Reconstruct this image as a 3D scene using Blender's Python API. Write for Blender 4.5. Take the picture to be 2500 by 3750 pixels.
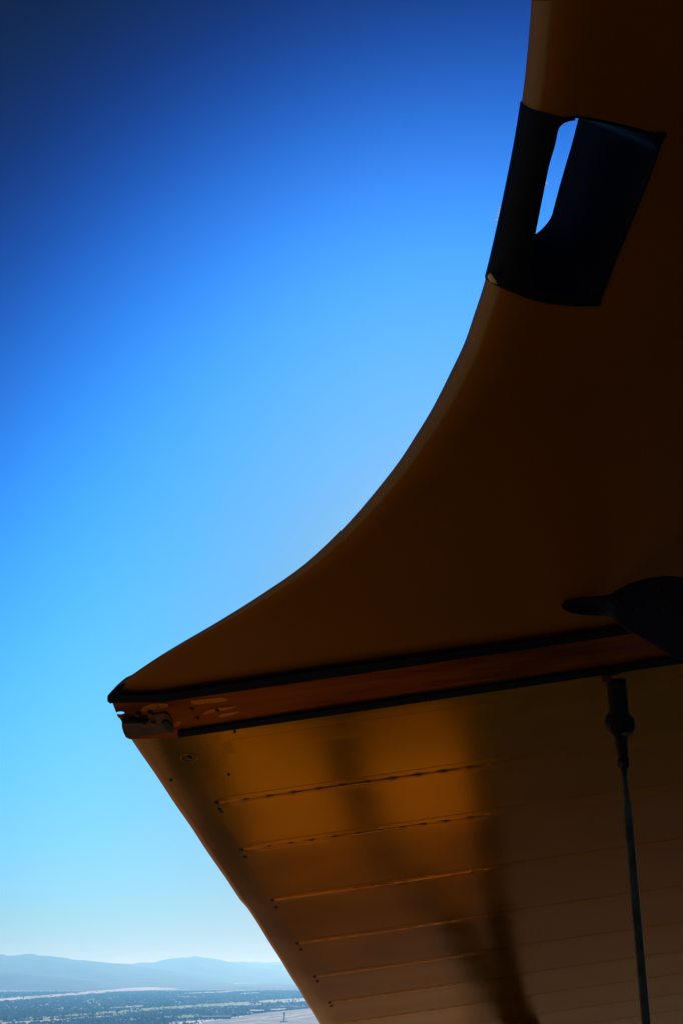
import bpy, bmesh, math, random
import numpy as np
from mathutils import Matrix, Vector, noise
from mathutils.geometry import intersect_point_line
random.seed(7); RNG = np.random.default_rng(11)
sc = bpy.context.scene
for _o in list(bpy.data.objects): bpy.data.objects.remove(_o)
COL = sc.collection

# ------------------------------------------------------------ camera
ALT = 250.0
TH = math.atan(1690/2500)
cd = bpy.data.cameras.new('camera'); cam = bpy.data.objects.new('camera', cd); COL.objects.link(cam); sc.camera = cam
cd.sensor_fit = 'HORIZONTAL'; cd.sensor_width = 24; cd.lens = 24; cd.clip_start = .02; cd.clip_end = 300000
cam.location = (0, 0, ALT); cam.rotation_euler = (math.pi/2 + TH, 0, 0)

# aeroplane frame: x = forward along the chord, y = outboard along the span, z = up through the wing (banked about 14 degrees)
_a = math.atan(.144)
def cam2world(v): return Vector((v[0], -math.sin(TH)*v[1] + math.cos(TH)*v[2], math.cos(TH)*v[1] + math.sin(TH)*v[2]))
CW = cam2world((math.cos(_a), math.sin(_a), 0)).normalized()
_s = Vector((2725*math.tan(_a), -2725, 2500)).normalized()
SW = cam2world(_s).normalized()
NW = CW.cross(SW).normalized()
FRAME = Matrix((CW, SW, NW)).transposed()

# ------------------------------------------------------------ sun and sky
SUN = (CW*.35 + SW*2.0 + NW*1.6).normalized()
sun_el = math.asin(SUN.z); sun_az = math.atan2(SUN.x, SUN.y)
sd = bpy.data.lights.new('sun', 'SUN'); sd.energy = 5; sd.angle = math.radians(.53); sd.color = (1, .96, .92)
so = bpy.data.objects.new('sun', sd); COL.objects.link(so); so.rotation_euler = (-SUN).to_track_quat('-Z', 'Y').to_euler(); so.location = (0, 0, ALT+50)

world = bpy.data.worlds.new('World'); sc.world = world; world.use_nodes = True
nt = world.node_tree; ND, LK = nt.nodes, nt.links
bg = ND['Background']; bg.inputs[1].default_value = .1
sky = ND.new('ShaderNodeTexSky'); sky.sky_type = 'NISHITA'; sky.sun_disc = False
sky.sun_elevation = sun_el; sky.sun_rotation = sun_az; sky.altitude = 250; sky.air_density = 1; sky.dust_density = .25; sky.ozone_density = 1.5
def wm(op, a, b=None, c=None):
    n = ND.new('ShaderNodeMath'); n.operation = op
    for i, v in enumerate((a, b, c)):
        if v is None: continue
        if isinstance(v, (int, float)): n.inputs[i].default_value = v
        else: LK.new(v, n.inputs[i])
    return n.outputs[0]
tc = ND.new('ShaderNodeTexCoord')
dot = ND.new('ShaderNodeVectorMath'); dot.operation = 'DOT_PRODUCT'; LK.new(tc.outputs['Generated'], dot.inputs[0]); dot.inputs[1].default_value = SUN
sep = ND.new('ShaderNodeSeparateXYZ'); LK.new(tc.outputs['Generated'], sep.inputs[0])
G = wm('MINIMUM', wm('MAXIMUM', dot.outputs['Value'], .56), .985)
Z = wm('MINIMUM', wm('MAXIMUM', sep.outputs[2], 0.0), .95)
# deep clear polarised sky: the air gets darker and bluer away from the sun and with height
SKYK = ((-6.0429, -11.8331, 3.3574, -11.1914, 14.047, 17.5565, -13.1426, 9.4319), (-13.5847, -5.646, 21.7245, -12.6455, 6.6133, 14.5416, -17.0976, 7.8156), (-12.4651, -3.0013, 22.8281, -8.2354, 1.8094, 10.2296, -14.2055, 4.5194))
comb = ND.new('ShaderNodeCombineXYZ')
for i, k in enumerate(SKYK):
    e = wm('ADD', wm('ADD', wm('MULTIPLY', wm('MULTIPLY', Z, G), k[5]), wm('ADD', wm('MULTIPLY', wm('POWER', G, 3), k[6]), wm('MULTIPLY', wm('POWER', Z, 3), k[7]))), wm('ADD', wm('MULTIPLY_ADD', wm('MULTIPLY_ADD', Z, k[3], k[1]), Z, k[0]), wm('MULTIPLY', wm('MULTIPLY_ADD', G, k[4], k[2]), G)))
    LK.new(wm('EXPONENT', e), comb.inputs[i])
mul = ND.new('ShaderNodeVectorMath'); mul.operation = 'MULTIPLY'; LK.new(sky.outputs[0], mul.inputs[0]); LK.new(comb.outputs[0], mul.inputs[1])
# the half of the sky behind the picture, away from the sun, is brightened to light the rolled wing edge
back = ND.new('ShaderNodeMapRange'); LK.new(dot.outputs['Value'], back.inputs[0])
for i, v in ((1, .5), (2, -.1), (3, 1.0), (4, 1.8)): back.inputs[i].default_value = v
mul2 = ND.new('ShaderNodeVectorMath'); mul2.operation = 'SCALE'; LK.new(mul.outputs[0], mul2.inputs[0]); LK.new(back.outputs[0], mul2.inputs['Scale'])
LK.new(mul2.outputs[0], bg.inputs[0])

sc.view_settings.view_transform = 'Standard'; sc.view_settings.look = 'None'; sc.view_settings.exposure = 0; sc.view_settings.gamma = 1
sc.view_settings.use_curve_mapping = False
sc.render.engine = 'CYCLES'
cy = sc.cycles; cy.max_bounces = 6; cy.diffuse_bounces = 3; cy.glossy_bounces = 3; cy.transparent_max_bounces = 8; cy.volume_bounces = 3
cy.sample_clamp_indirect = 4; cy.use_denoising = True; cy.caustics_reflective = True

# ------------------------------------------------------------ helpers
def tag(o, label=None, cat=None, group=None, kind=None):
    if label: o['label'] = label
    if cat: o['category'] = cat
    if group: o['group'] = group
    if kind: o['kind'] = kind
    return o
def mesh_obj(name, verts, faces, mat, parent=None, smooth=False, loc=None):
    me = bpy.data.meshes.new(name); me.from_pydata([tuple(v) for v in verts], [], faces); me.update()
    bm = bmesh.new(); bm.from_mesh(me); bmesh.ops.recalc_face_normals(bm, faces=bm.faces[:]); bm.to_mesh(me); bm.free()
    if smooth: me.polygons.foreach_set('use_smooth', [True]*len(me.polygons))
    o = bpy.data.objects.new(name, me); COL.objects.link(o); me.materials.append(mat)
    if parent: o.parent = parent
    if loc is not None: o.location = loc
    return o
def bm_obj(name, bm, mat, parent=None, smooth=False):
    me = bpy.data.meshes.new(name); bmesh.ops.recalc_face_normals(bm, faces=bm.faces[:]); bm.to_mesh(me); bm.free()
    if smooth: me.polygons.foreach_set('use_smooth', [True]*len(me.polygons))
    o = bpy.data.objects.new(name, me); COL.objects.link(o); me.materials.append(mat)
    if parent: o.parent = parent
    return o
def new_mat(name, col, rough=.5, metal=0, spec=.5):
    m = bpy.data.materials.new(name); m.use_nodes = True
    b = m.node_tree.nodes['Principled BSDF']
    b.inputs['Base Color'].default_value = (*col, 1); b.inputs['Roughness'].default_value = rough
    b.inputs['Metallic'].default_value = metal; b.inputs['Specular IOR Level'].default_value = spec
    return m
def tint(m, c):
    m.node_tree.nodes['Principled BSDF'].inputs['Specular Tint'].default_value = (*c, 1); return m
def noisy(m, c1, c2, scale=5, detail=5, lo=.35, hi=.65, bump=0, bscale=None, rough=None, stretch=(1, 1, 1)):
    t = m.node_tree; n, l = t.nodes, t.links; b = n['Principled BSDF']
    co = n.new('ShaderNodeTexCoord'); mp = n.new('ShaderNodeMapping'); mp.inputs['Scale'].default_value = stretch
    l.new(co.outputs['Object'], mp.inputs[0])
    nz = n.new('ShaderNodeTexNoise'); nz.inputs['Scale'].default_value = scale; nz.inputs['Detail'].default_value = detail; l.new(mp.outputs[0], nz.inputs['Vector'])
    r = n.new('ShaderNodeValToRGB'); r.color_ramp.elements[0].position = lo; r.color_ramp.elements[1].position = hi
    r.color_ramp.elements[0].color = (*c1, 1); r.color_ramp.elements[1].color = (*c2, 1)
    l.new(nz.outputs[0], r.inputs[0]); l.new(r.outputs[0], b.inputs['Base Color'])
    if rough:
        rr = n.new('ShaderNodeMapRange'); rr.inputs[1].default_value = .3; rr.inputs[2].default_value = .7; rr.inputs[3].default_value = rough[0]; rr.inputs[4].default_value = rough[1]
        l.new(nz.outputs[0], rr.inputs[0]); l.new(rr.outputs[0], b.inputs['Roughness'])
    if bump:
        n2 = n.new('ShaderNodeTexNoise'); n2.inputs['Scale'].default_value = bscale or scale*8; n2.inputs['Detail'].default_value = 4; l.new(mp.outputs[0], n2.inputs['Vector'])
        bp = n.new('ShaderNodeBump'); bp.inputs['Strength'].default_value = bump; bp.inputs['Distance'].default_value = .002; l.new(n2.outputs[0], bp.inputs['Height']); l.new(bp.outputs[0], b.inputs['Normal'])
    return m

# ------------------------------------------------------------ materials
M = {}
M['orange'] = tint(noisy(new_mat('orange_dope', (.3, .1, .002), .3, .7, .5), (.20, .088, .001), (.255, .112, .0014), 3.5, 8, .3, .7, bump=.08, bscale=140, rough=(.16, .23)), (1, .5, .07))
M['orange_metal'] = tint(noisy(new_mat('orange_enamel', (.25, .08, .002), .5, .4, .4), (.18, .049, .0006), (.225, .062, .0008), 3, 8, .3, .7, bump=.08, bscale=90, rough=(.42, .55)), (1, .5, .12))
M['tape'] = tint(noisy(new_mat('orange_tape', (.3, .1, .002), .26, .8, .5), (.22, .094, .0012), (.30, .13, .0018), 14, 6, .3, .7, bump=.12, bscale=400, rough=(.14, .22)), (1, .5, .12))
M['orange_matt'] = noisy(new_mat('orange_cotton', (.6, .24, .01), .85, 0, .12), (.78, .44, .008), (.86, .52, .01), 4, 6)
M['tip'] = noisy(new_mat('dimmed_tip_brown', (.2, .09, .01), .9, 0, .03), (.11, .055, .004), (.16, .08, .006), 4, 6)  # dark brown chosen to dim the tip's reflection in the upper wing
M['edge_sheen'] = noisy(new_mat('amber_edge_sheen', (.5, .2, .04), .5, .0, .4), (.22, .082, .005), (.28, .105, .008), 5, 6, bump=.1, bscale=80)  # lighter amber that paints the sheen of the cut-out edge
M['band'] = tint(noisy(new_mat('red_brown_cover', (.25, .06, .004), .35, .75, .5), (.10, .022, .001), (.26, .065, .003), 9, 8, .35, .75, bump=.3, bscale=60, rough=(.25, .45), stretch=(.5, 4, 4)), (1, .4, .1))
M['sheen'] = tint(noisy(new_mat('sheen_orange', (.5, .2, .01), .3, .7, .5), (.20, .06, .004), (.38, .13, .008), 60, 5, rough=(.2, .4)), (1, .6, .2))  # lighter orange that paints the sheen smears on the gap cover
M['plate'] = noisy(new_mat('aged_plate', (.2, .07, .01), .5, .3, .15), (.05, .017, .002), (.12, .038, .004), 30, 8, .35, .7, bump=.5, bscale=120, rough=(.25, .5))
M['navy'] = noisy(new_mat('navy_paint', (.002, .004, .014), .45, 0, .12), (.0009, .0014, .004), (.0018, .003, .009), 8, 6, bump=.15, bscale=90, rough=(.4, .55))
M['rubber'] = noisy(new_mat('dark_trim', (.003, .0035, .009), .7, 0, .06), (.002, .0025, .006), (.004, .005, .012), 20, 5, bump=.3, bscale=150)
M['steel'] = noisy(new_mat('weathered_steel', (.05, .05, .04), .6, .1, .2), (.022, .021, .016), (.07, .066, .052), 40, 6, bump=.3, bscale=200, rough=(.3, .6), stretch=(1, 1, .3))
M['black'] = noisy(new_mat('black_metal', (.006, .006, .006), .55, 0, .15), (.003, .003, .003), (.010, .009, .008), 40, 5, bump=.3, bscale=200)
M['hole'] = new_mat('dark_grommet', (.01, .006, .003), .6)
M['chip'] = noisy(new_mat('orange_chip', (.6, .25, .03), .5), (.75, .42, .06), (.9, .52, .09), 60, 4)
M['cockpit'] = new_mat('cockpit_black', (.01, .01, .01), .8)

# ------------------------------------------------------------ aeroplane: local geometry
H = .75                                        # underside of the upper wing above the eye
def P(px, py, z=H):                            # direction seen from the eye met with a plane of the aeroplane's frame
    d = cam2world((px-1250, 1875-py, 2500)); l = Vector((d.dot(CW), d.dot(SW), d.dot(NW))); return l*(z/l.z)
root = bpy.data.objects.new('biplane', None); COL.objects.link(root)
DROP = 1.35
root.matrix_world = Matrix.Translation(Vector((0, 0, ALT)) - NW*DROP) @ FRAME.to_4x4()
tag(root, 'orange and navy biplane seen from its cockpit, its upper wing filling the right side', 'aeroplane')
OFF = Vector((0, 0, DROP))
def part(name, verts, faces, mat, parent=root, smooth=False):
    o = mesh_obj(name, [Vector(v) for v in verts], faces, mat, parent, smooth)
    if parent is root: o.location = OFF
    return o
def poly_prism(poly, z0, z1):                  # poly = list of (x, y) in the aeroplane frame
    n = len(poly); v = [(p[0], p[1], z0) for p in poly] + [(p[0], p[1], z1) for p in poly]
    f = [list(range(n)), list(range(2*n-1, n-1, -1))] + [[i, (i+1) % n, n+(i+1) % n, n+i] for i in range(n)]
    return v, f
def pxpoly(pts, z=H): return [P(x, y, z)[:2] for x, y in pts]
def catmull(pts, n=6):
    out = []
    for i in range(len(pts)-1):
        p0 = pts[max(i-1, 0)]; p1 = pts[i]; p2 = pts[i+1]; p3 = pts[min(i+2, len(pts)-1)]
        for k in range(n):
            t = k/n
            out.append(tuple(.5*((2*b) + (-a+c)*t + (2*a-5*b+4*c-d)*t*t + (-a+3*b-3*c+d)*t**3) for a, b, c, d in zip(p0, p1, p2, p3)))
    out.append(tuple(pts[-1])); return out
def boolean(o, cutter, op='DIFFERENCE'):
    m = o.modifiers.new('b', 'BOOLEAN'); m.operation = op; m.object = cutter; m.solver = 'EXACT'
    bpy.context.view_layer.update()
    me = bpy.data.meshes.new_from_object(o.evaluated_get(bpy.context.evaluated_depsgraph_get()))
    o.modifiers.clear(); old = o.data; o.data = me; me.name = o.name
def sm_angle(o, deg=35):
    me = o.data; me.polygons.foreach_set('use_smooth', [True]*len(me.polygons))
    bm = bmesh.new(); bm.from_mesh(me)
    for e in bm.edges:
        if len(e.link_faces) == 2 and e.calc_face_angle(0) > math.radians(deg): e.smooth = False
    bm.to_mesh(me); bm.free()
def loft(rings, close=True, cap=True):
    n = len(rings[0]); v = [p for r in rings for p in r]; f = []
    for i in range(len(rings)-1):
        for k in range(n if close else n-1):
            a = i*n+k; b = i*n+(k+1) % n; f.append([a, b, b+n, a+n])
    if cap: f += [list(range(n)), list(range(len(rings)*n-1, (len(rings)-1)*n-1, -1))]
    return v, f
def bar(p0, p1, ra, rb, up, n=14, squash=1, steps=None):   # elliptical bar; ra across, rb along `up`
    p0, p1, up = Vector(p0), Vector(p1), Vector(up); d = (p1-p0).normalized(); a = d.cross(up).normalized(); b = a.cross(d).normalized()
    pr = steps or [(0, 1), (1, 1)]
    return loft([[p0.lerp(p1, t) + a*(ra*s*math.cos(2*math.pi*k/n)) + b*(rb*s*math.sin(2*math.pi*k/n)) for k in range(n)] for t, s in pr])
def box_bar(p0, p1, w, h, up, bev=.25):
    p0, p1, up = Vector(p0), Vector(p1), Vector(up); d = (p1-p0).normalized(); a = d.cross(up).normalized(); b = a.cross(d).normalized()
    c = [(1, 1-bev), (1-bev, 1), (-1+bev, 1), (-1, 1-bev), (-1, -1+bev), (-1+bev, -1), (1-bev, -1), (1, -1+bev)]
    return loft([[q + a*(w*x) + b*(h*y) for x, y in c] for q in (p0, p1)])

# ---- centre section with its swept cut-out edge
SIL = [(1948, 0), (1933, 190), (1913, 367), (1885, 540), (1850, 715), (1812, 890), (1774, 1044), (1735, 1165), (1690, 1291), (1594, 1483),
       (1520, 1605), (1435, 1730), (1275, 1921), (1116, 2072), (956, 2184), (797, 2283), (638, 2375), (530, 2443), (446, 2503), (408, 2536)]
def te_of(y):  # half thickness of the rolled edge
    y = abs(y); return .026 if y < .5 else .026 - .017*min(1, (y-.5)/.45)
_sil = catmull(SIL, 4)
edge = []
for px, py in _sil:
    q = P(px, py, H)
    for _ in range(3): q = P(px, py, H + te_of(q.y))
    edge.append((q.x, q.y))
edge = [e for e in edge if e[1] > 0.02]
YB = 1.10
edge = [e for e in edge if e[1] < YB-.004] + [(edge[-1][0] + .012, YB)]
mirror = [(x, -y) for x, y in reversed(edge)]
EDGE = mirror + [(edge[0][0]+.0008, 0)] + edge
def centre_section(grow=0):
    rings = []; n = len(EDGE); XL = 1.8 + grow
    for i, e in enumerate(EDGE):
        a = Vector(EDGE[max(i-1, 0)]); b = Vector(EDGE[min(i+1, n-1)]); t = (b-a).normalized(); nr = Vector((t.y, -t.x))
        if i in (0, n-1): nr = Vector((1, 0))
        if nr.x < 0: nr = -nr
        e = Vector(e) - nr*grow; te = te_of(e.y) + grow; w = te*2.3 + .006; zc = H + te_of(e.y); ring = []
        yl = max(-YB, min(YB, e.y*1.0))
        def at(s):
            q = e + nr*s; return Vector((q.x, max(-YB, min(YB, q.y))))
        low = [0, .01, .04, .1, .18, .28, .4, .55, .7, .85, 1.0]
        for s in low:
            q = at(s*w); ring.append((q.x, q.y, zc - te*math.sqrt(max(0, 1-(1-s)**2))))
        qi = at(w); fw = [.08, .18, .3, .45, .6, .8, .93]
        for s in fw:
            ring.append((qi.x + (XL-.1-qi.x)*s/.93, qi.y + (yl-qi.y)*s/.93, H-grow))
        zt = H + .13 + grow; ex = .055 if abs(e.y) < .5 else .055 + .105*min(1, (abs(e.y)-.5)/.2)
        for k in range(1, 9):                                          # leading edge
            an = -math.pi/2 + math.pi*k/9; ring.append((XL-.1 + .1*math.cos(an), yl, (H-grow+zt)/2 + (zt-H+grow)/2*math.sin(an)))
        for s in reversed(fw):
            x = qi.x + (XL-.1-qi.x)*s/.93; y = qi.y + (yl-qi.y)*s/.93
            d = (x-e.x); ring.append((x, y, zc + te + (zt-zc-te)*(1-math.exp(-d/ex))))
        for s in reversed(low[1:]):
            q = at(s*w); d = s*w; ring.append((q.x, q.y, zc + te*math.sqrt(1-(1-s)**2) + (zt-zc-te)*(1-math.exp(-d/ex))))
        rings.append(ring)
    return loft(rings)
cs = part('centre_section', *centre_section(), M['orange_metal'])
cs['label'] = 'orange centre section with the swept cut-out edge'
def sheen_strip(i0, i1, w0):
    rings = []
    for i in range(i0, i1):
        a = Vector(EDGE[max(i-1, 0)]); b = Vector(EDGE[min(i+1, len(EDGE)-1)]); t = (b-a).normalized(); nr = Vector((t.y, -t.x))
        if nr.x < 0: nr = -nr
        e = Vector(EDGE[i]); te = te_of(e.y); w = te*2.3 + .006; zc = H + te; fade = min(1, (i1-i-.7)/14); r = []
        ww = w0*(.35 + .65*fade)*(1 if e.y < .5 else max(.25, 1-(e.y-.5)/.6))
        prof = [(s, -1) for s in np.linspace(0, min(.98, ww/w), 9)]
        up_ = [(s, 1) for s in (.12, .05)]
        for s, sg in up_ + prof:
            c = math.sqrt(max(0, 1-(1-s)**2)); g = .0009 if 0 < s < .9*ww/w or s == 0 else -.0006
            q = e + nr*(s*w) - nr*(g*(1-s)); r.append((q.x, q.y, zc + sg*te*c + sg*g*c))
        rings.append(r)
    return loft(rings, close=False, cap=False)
n0 = len(mirror)+1
iy = lambda y: next(k for k in range(n0, len(EDGE)) if EDGE[k][1] > y)
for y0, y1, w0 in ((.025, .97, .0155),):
    o = part('edge_sheen_strip', *sheen_strip(iy(y0), iy(y1), w0), M['edge_sheen'], cs, True); o['label'] = 'lighter amber painted sheen along the cut-out edge'  # strip whose lighter colour stands for light on the rolled edge
# the hand hold: a slot right through the wing inside a navy painted field
low_px = [(2058, 458), (2085, 443), (2130, 440), (2220, 458), (2330, 483), (2375, 500), (2398, 535), (2395, 575), (2360, 670), (2300, 815), (2240, 960), (2207, 1035), (2170, 1075), (2110, 1085),
          (2010, 1070), (1950, 1040), (1938, 1000), (1944, 950), (1961, 862), (1992, 710), (2014, 605), (2030, 550), (2040, 510), (2046, 480)]
def smooth_loop(p, n=3): return catmull([p[-1]] + p + [p[0], p[1]], n)[n:n+len(p)*n]
ZU = H + .11
up_px = [(1880, 380), (1900, 375), (1930, 373), (1990, 378), (2060, 385), (2100, 395), (2120, 425), (2117, 450), (2095, 535), (2062, 645), (2032, 755), (2020, 800), (2000, 828), (1975, 850),
         (1948, 868), (1900, 900), (1830, 890), (1820, 840), (1825, 780), (1845, 640), (1860, 560), (1868, 500), (1872, 450), (1874, 410)]
def slot_cutter(g):
    lo = [P(x, y, H) for x, y in smooth_loop(low_px)]; up = [P(x, y, ZU) for x, y in smooth_loop(up_px)]
    cl = sum(lo, Vector())/len(lo); cu = sum(up, Vector())/len(up); rings = []
    for t in (-.6, -.2, 0, .35, .7, 1, 1.6):
        r = []
        for a, b in zip(lo, up):
            b = Vector((a.x + (b.x-a.x)*.95, a.y + (b.y-a.y)*1.0, b.z))
            aa = a + (a-cl).normalized()*g; bb = b + (b-cu).normalized()*g; tt = t
            r.append(aa + (bb-aa)*tt)
        rings.append(r)
    return loft(rings)
def temp(v, f):
    o = mesh_obj('temp', v, f, M['navy']); o.matrix_world = root.matrix_world @ Matrix.Translation(OFF); return o
bpy.context.view_layer.update()
c1 = temp(*slot_cutter(.004)); boolean(cs, c1); bpy.data.objects.remove(c1); sm_angle(cs, 40)
pp = [(1780, 358), (1890, 378), (1925, 392), (1960, 408), (2060, 430), (2200, 458), (2330, 483), (2437, 484), (2436, 496), (2425, 510), (2370, 660), (2310, 815), (2262, 930), (2255, 945), (2200, 1095), (2196, 1118),
      (2100, 1119), (2000, 1109), (1930, 1092), (1860, 1070), (1806, 1056), (1772, 1044), (1650, 1000)]
pa = part('hand_hold_surround', *centre_section(.0016), M['navy'], root); pa['label'] = 'navy painted hand hold surround'
c2 = temp(*poly_prism(pxpoly(pp), H-.2, H+.4)); boolean(pa, c2, 'INTERSECT'); bpy.data.objects.remove(c2)
c3 = temp(*slot_cutter(0)); boolean(pa, c3); bpy.data.objects.remove(c3); sm_angle(pa, 40)
for q in (cs, pa):
    while len(q.data.materials) > 1: q.data.materials.pop()
    q.data.polygons.foreach_set('material_index', [0]*len(q.data.polygons)); 
cs.data.materials[0] = M['orange_metal']; pa.data.materials[0] = M['navy']
pa.parent = cs; pa.location = (0, 0, 0)
ch = [(1784, 1016), (1789, 1006), (1796, 1001), (1798, 1007), (1803, 1010), (1806, 1021), (1794, 1018)]
v, f = poly_prism([p[:2] for p in [P(x, y, H+.012) for x, y in ch]], H-.002, H+.014)
o = part('paint_chip', v, f, M['chip'], cs)

# ---- outer panel
TEP = [(475, 2703), (520, 2772), (600, 2888), (700, 3036), (800, 3184), (880, 3300), (905, 3328), (1000, 3477), (1080, 3605), (1170, 3750)]
tel = [P(x, y, H+.012) for x, y in TEP]
RIBS = [1.53, 1.80, 2.18, 2.60, 3.01, 3.41, 3.80, 4.20, 4.60, 5.0, 5.4]
def te_x(y):
    if y <= tel[0].y: return tel[0].x
    for a, b in zip(tel, tel[1:]):
        if y <= b.y: return a.x + (b.x-a.x)*(y-a.y)/(b.y-a.y)
    return tel[-1].x
def sag(y):
    e = [1.2] + RIBS + [5.8]
    for a, b in zip(e, e[1:]):
        if a <= y <= b: return math.sin(math.pi*(y-a)/(b-a))**2
    return 0
def skin_z(x, y):                              # underside height with fabric sag and a lifted trailing edge
    d = x - te_x(y); z = H + .0006*sag(y)*min(1, max(0, d/.1))
    if d < .075: z += .012*(1-d/.075)**1.3
    return z
rings = []
ys = list(np.arange(1.2, 2.2, .012)) + list(np.arange(2.2, 5.81, .03))
for y in ys:
    xt = te_x(y) + .0015*sag(y); r = []
    fr = [0, .002, .005, .01, .02, .035, .05, .065, .075, .09, .12, .16, .2, .27, .35, .45, .55, .7, .85, 1.0, 1.15, 1.3, 1.38]
    tip = 1 if y < 5.3 else math.sqrt(max(.02, 1-((y-5.3)/.52)**2))
    for d in fr:
        x = xt + d*1.5; r.append(((x-.3)*tip+.3 if tip < 1 else x, y, skin_z(x, y) - (0 if d > .002 else -.002)))
    xe = r[-1][0]
    for k in range(1, 7):
        an = -math.pi/2 + math.pi*k/7; r.append((xe + .1*math.cos(an)*tip, y, H + .07 + .07*math.sin(an)))
    for d in reversed(fr[1:]):
        x = xt + d*1.5; r.append(((x-.3)*tip+.3 if tip < 1 else x, y, H + .018 + .12*(1-math.exp(-d/.2))*tip))
    rings.append(r)
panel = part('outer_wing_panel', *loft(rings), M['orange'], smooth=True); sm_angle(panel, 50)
panel['label'] = 'orange fabric outer panel with stitched ribs'
# rib tapes with lacing knots
def rib_mesh(x0, x1, hw=.026, knots=True, seed=0):
    rnd = random.Random(seed); xs = np.arange(x0, x1, .0045); ys_ = [-1, -.97, -.9, -.5, -.3, -.2, -.12, -.06, 0, .06, .12, .2, .3, .5, .9, .97, 1]; rings = []
    ks = [x0+.03+.058*i+rnd.uniform(-.003, .003) for i in range(int((x1-x0)/.058))]
    for x in xs:
        r = []
        for j, t in enumerate(ys_):
            yy = t*hw; z = -.00025 if knots else -.00012
            if knots:
                rg = .0011*math.exp(-(yy/.0035)**2)*(.75+.25*math.sin(x*90+seed))
                kn = sum(.0022*math.exp(-((x-k)/.006)**2 - (yy/.005)**2) for k in ks if abs(x-k) < .02)
                z -= rg + kn
            if abs(t) == 1: z = .002
            r.append((x, yy, z))
        fd = min(1, (x-x0)/.05) * (1 if x < .1 else max(.12, 1-(x-.1)/.3)) * (1, 1, .7, .5, .5)[min(seed, 4)]
        f0 = min(1, (x-x0)/.05)
        rings.append([(p[0], p[1]*(.4+.6*f0), p[2]*fd + .001*(1-f0) if p[2] < 0 else p[2]) for p in r])
    return loft(rings, close=False, cap=False)
tape_first = None
for i, y in enumerate(RIBS):
    if i < 4:
        v, f = rib_mesh(te_x(y)+.075, 1.6, seed=i); o = mesh_obj('rib_tape', v, f, M['tape'], panel, True); sm_angle(o, 40); base = o
    else:
        o = base.copy(); COL.objects.link(o); o.parent = panel
    o.location = (0 if i < 4 else te_x(y)-te_x(RIBS[3]), y, H-.0004)
v, f = rib_mesh(-.34, 1.7, hw=.03, knots=False); o = mesh_obj('seam_tape', v, f, M['tape'], panel, True); sm_angle(o, 30); o.location = (0, 1.295, H+.0000)
v, f = rib_mesh(-.36, 1.7, hw=.012, knots=False); o = mesh_obj('seam_tape', v, f, M['tape'], panel, True); sm_angle(o, 30); o.location = (0, 1.252, H+.0001)
def disc(name, c, r, mat, parent, hgt=.003, n=14, dome=True):
    r_ = [[(c[0]+r*s*math.cos(2*math.pi*k/n), c[1]+r*s*math.sin(2*math.pi*k/n), c[2]+z) for k in range(n)] for s, z in ((1, .003), (1, -hgt*.3), (.8, -hgt*.85), (.35, -hgt))]
    v, f = loft(r_); o = mesh_obj(name, v, f, mat, parent, True); return o
def torus(name, c, R_, r, mat, parent, n=40, m=8):
    rings = [[(c[0]+(R_+r*math.cos(2*math.pi*j/m))*math.cos(2*math.pi*k/n), c[1]+(R_+r*math.cos(2*math.pi*j/m))*math.sin(2*math.pi*k/n), c[2]+r*math.sin(2*math.pi*j/m)) for j in range(m)] for k in range(n)]
    rings.append(rings[0]); v, f = loft(rings, cap=False); return mesh_obj(name, v, f, mat, parent, True)
for px, py, r in [(693, 2776, .006), (793, 2942, .0065), (804, 2964, .0045), (810, 2975, .0055), (885, 3114, .0065), (898, 3140, .0055), (998, 3299, .0065), (1012, 3325, .0055), (1089, 3457, .0065), (1102, 3479, .006),
                  (1153, 3579, .0065), (1163, 3596, .006), (1209, 3674, .0065), (1215, 3686, .006), (838, 2838, .003), (625, 2868, .003), (860, 2680, .003)]:
    q = P(px, py); disc('grommet', (q.x, q.y, skin_z(q.x, q.y)-.001), r, M['hole'], panel, .002)
q = P(693, 2776); torus('grommet_ring', (q.x, q.y, H+.0004), .017, .0014, M['tape'], panel)
for px, py, w in ((2130, 3247, 103), (2375, 2600, 92)):
    q = P(px, py); q2 = P(px+w, py-w*.14); torus('inspection_ring', (q.x, q.y, H+.0022), (q2-q).length, .0010, M['tape'], panel)

# ---- gap between centre section and outer panel
sil = [(412, 2572), (425, 2606), (431, 2622), (440, 2631), (446, 2640), (447, 2662), (453, 2682), (462, 2699), (477, 2706)]
band = [(412, 2560)] + sil + [(640, 2700), (1150, 2622), (1850, 2518), (2560, 2412), (2560, 2270), (1850, 2372), (1150, 2470), (600, 2555)]
v, f = poly_prism(pxpoly(band, H-.004), H-.0055, H-.003)
cover = part('gap_cover', v, f, M['band']); cover['label'] = 'red brown gap cover strip'
q = P(441, 2611, H-.004)
cc = temp([(q.x+.0085*math.cos(k*math.pi/8), q.y+.0065*math.sin(k*math.pi/8), z) for z in (H-.05, H+.05) for k in range(16)], loft([[0]*16]*2)[1])
boolean(cover, cc); bpy.data.objects.remove(cc)
while len(cover.data.materials) > 1: cover.data.materials.pop()
cover.data.polygons.foreach_set('material_index', [0]*len(cover.data.polygons)); cover.data.materials[0] = M['band']
def slab(name, pts, z0, z1, mat, parent):
    v, f = poly_prism(pxpoly(pts, z0), z0, z1); return mesh_obj(name, v, f, mat, parent)
slab('edge_trim', [(402, 2546), (500, 2548), (595, 2545), (640, 2538), (1150, 2460), (1850, 2364), (2560, 2262), (2560, 2284), (1850, 2391), (1150, 2493), (640, 2566), (605, 2573), (500, 2574), (402, 2576)], H-.010, H-.0045, M['rubber'], cover)
slab('edge_trim', [(651, 2684), (662, 2682), (1150, 2608), (1850, 2504), (2560, 2397), (2560, 2421), (1850, 2527), (1150, 2631), (662, 2702), (655, 2704), (651, 2694)], H-.010, H-.0045, M['rubber'], cover)
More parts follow.
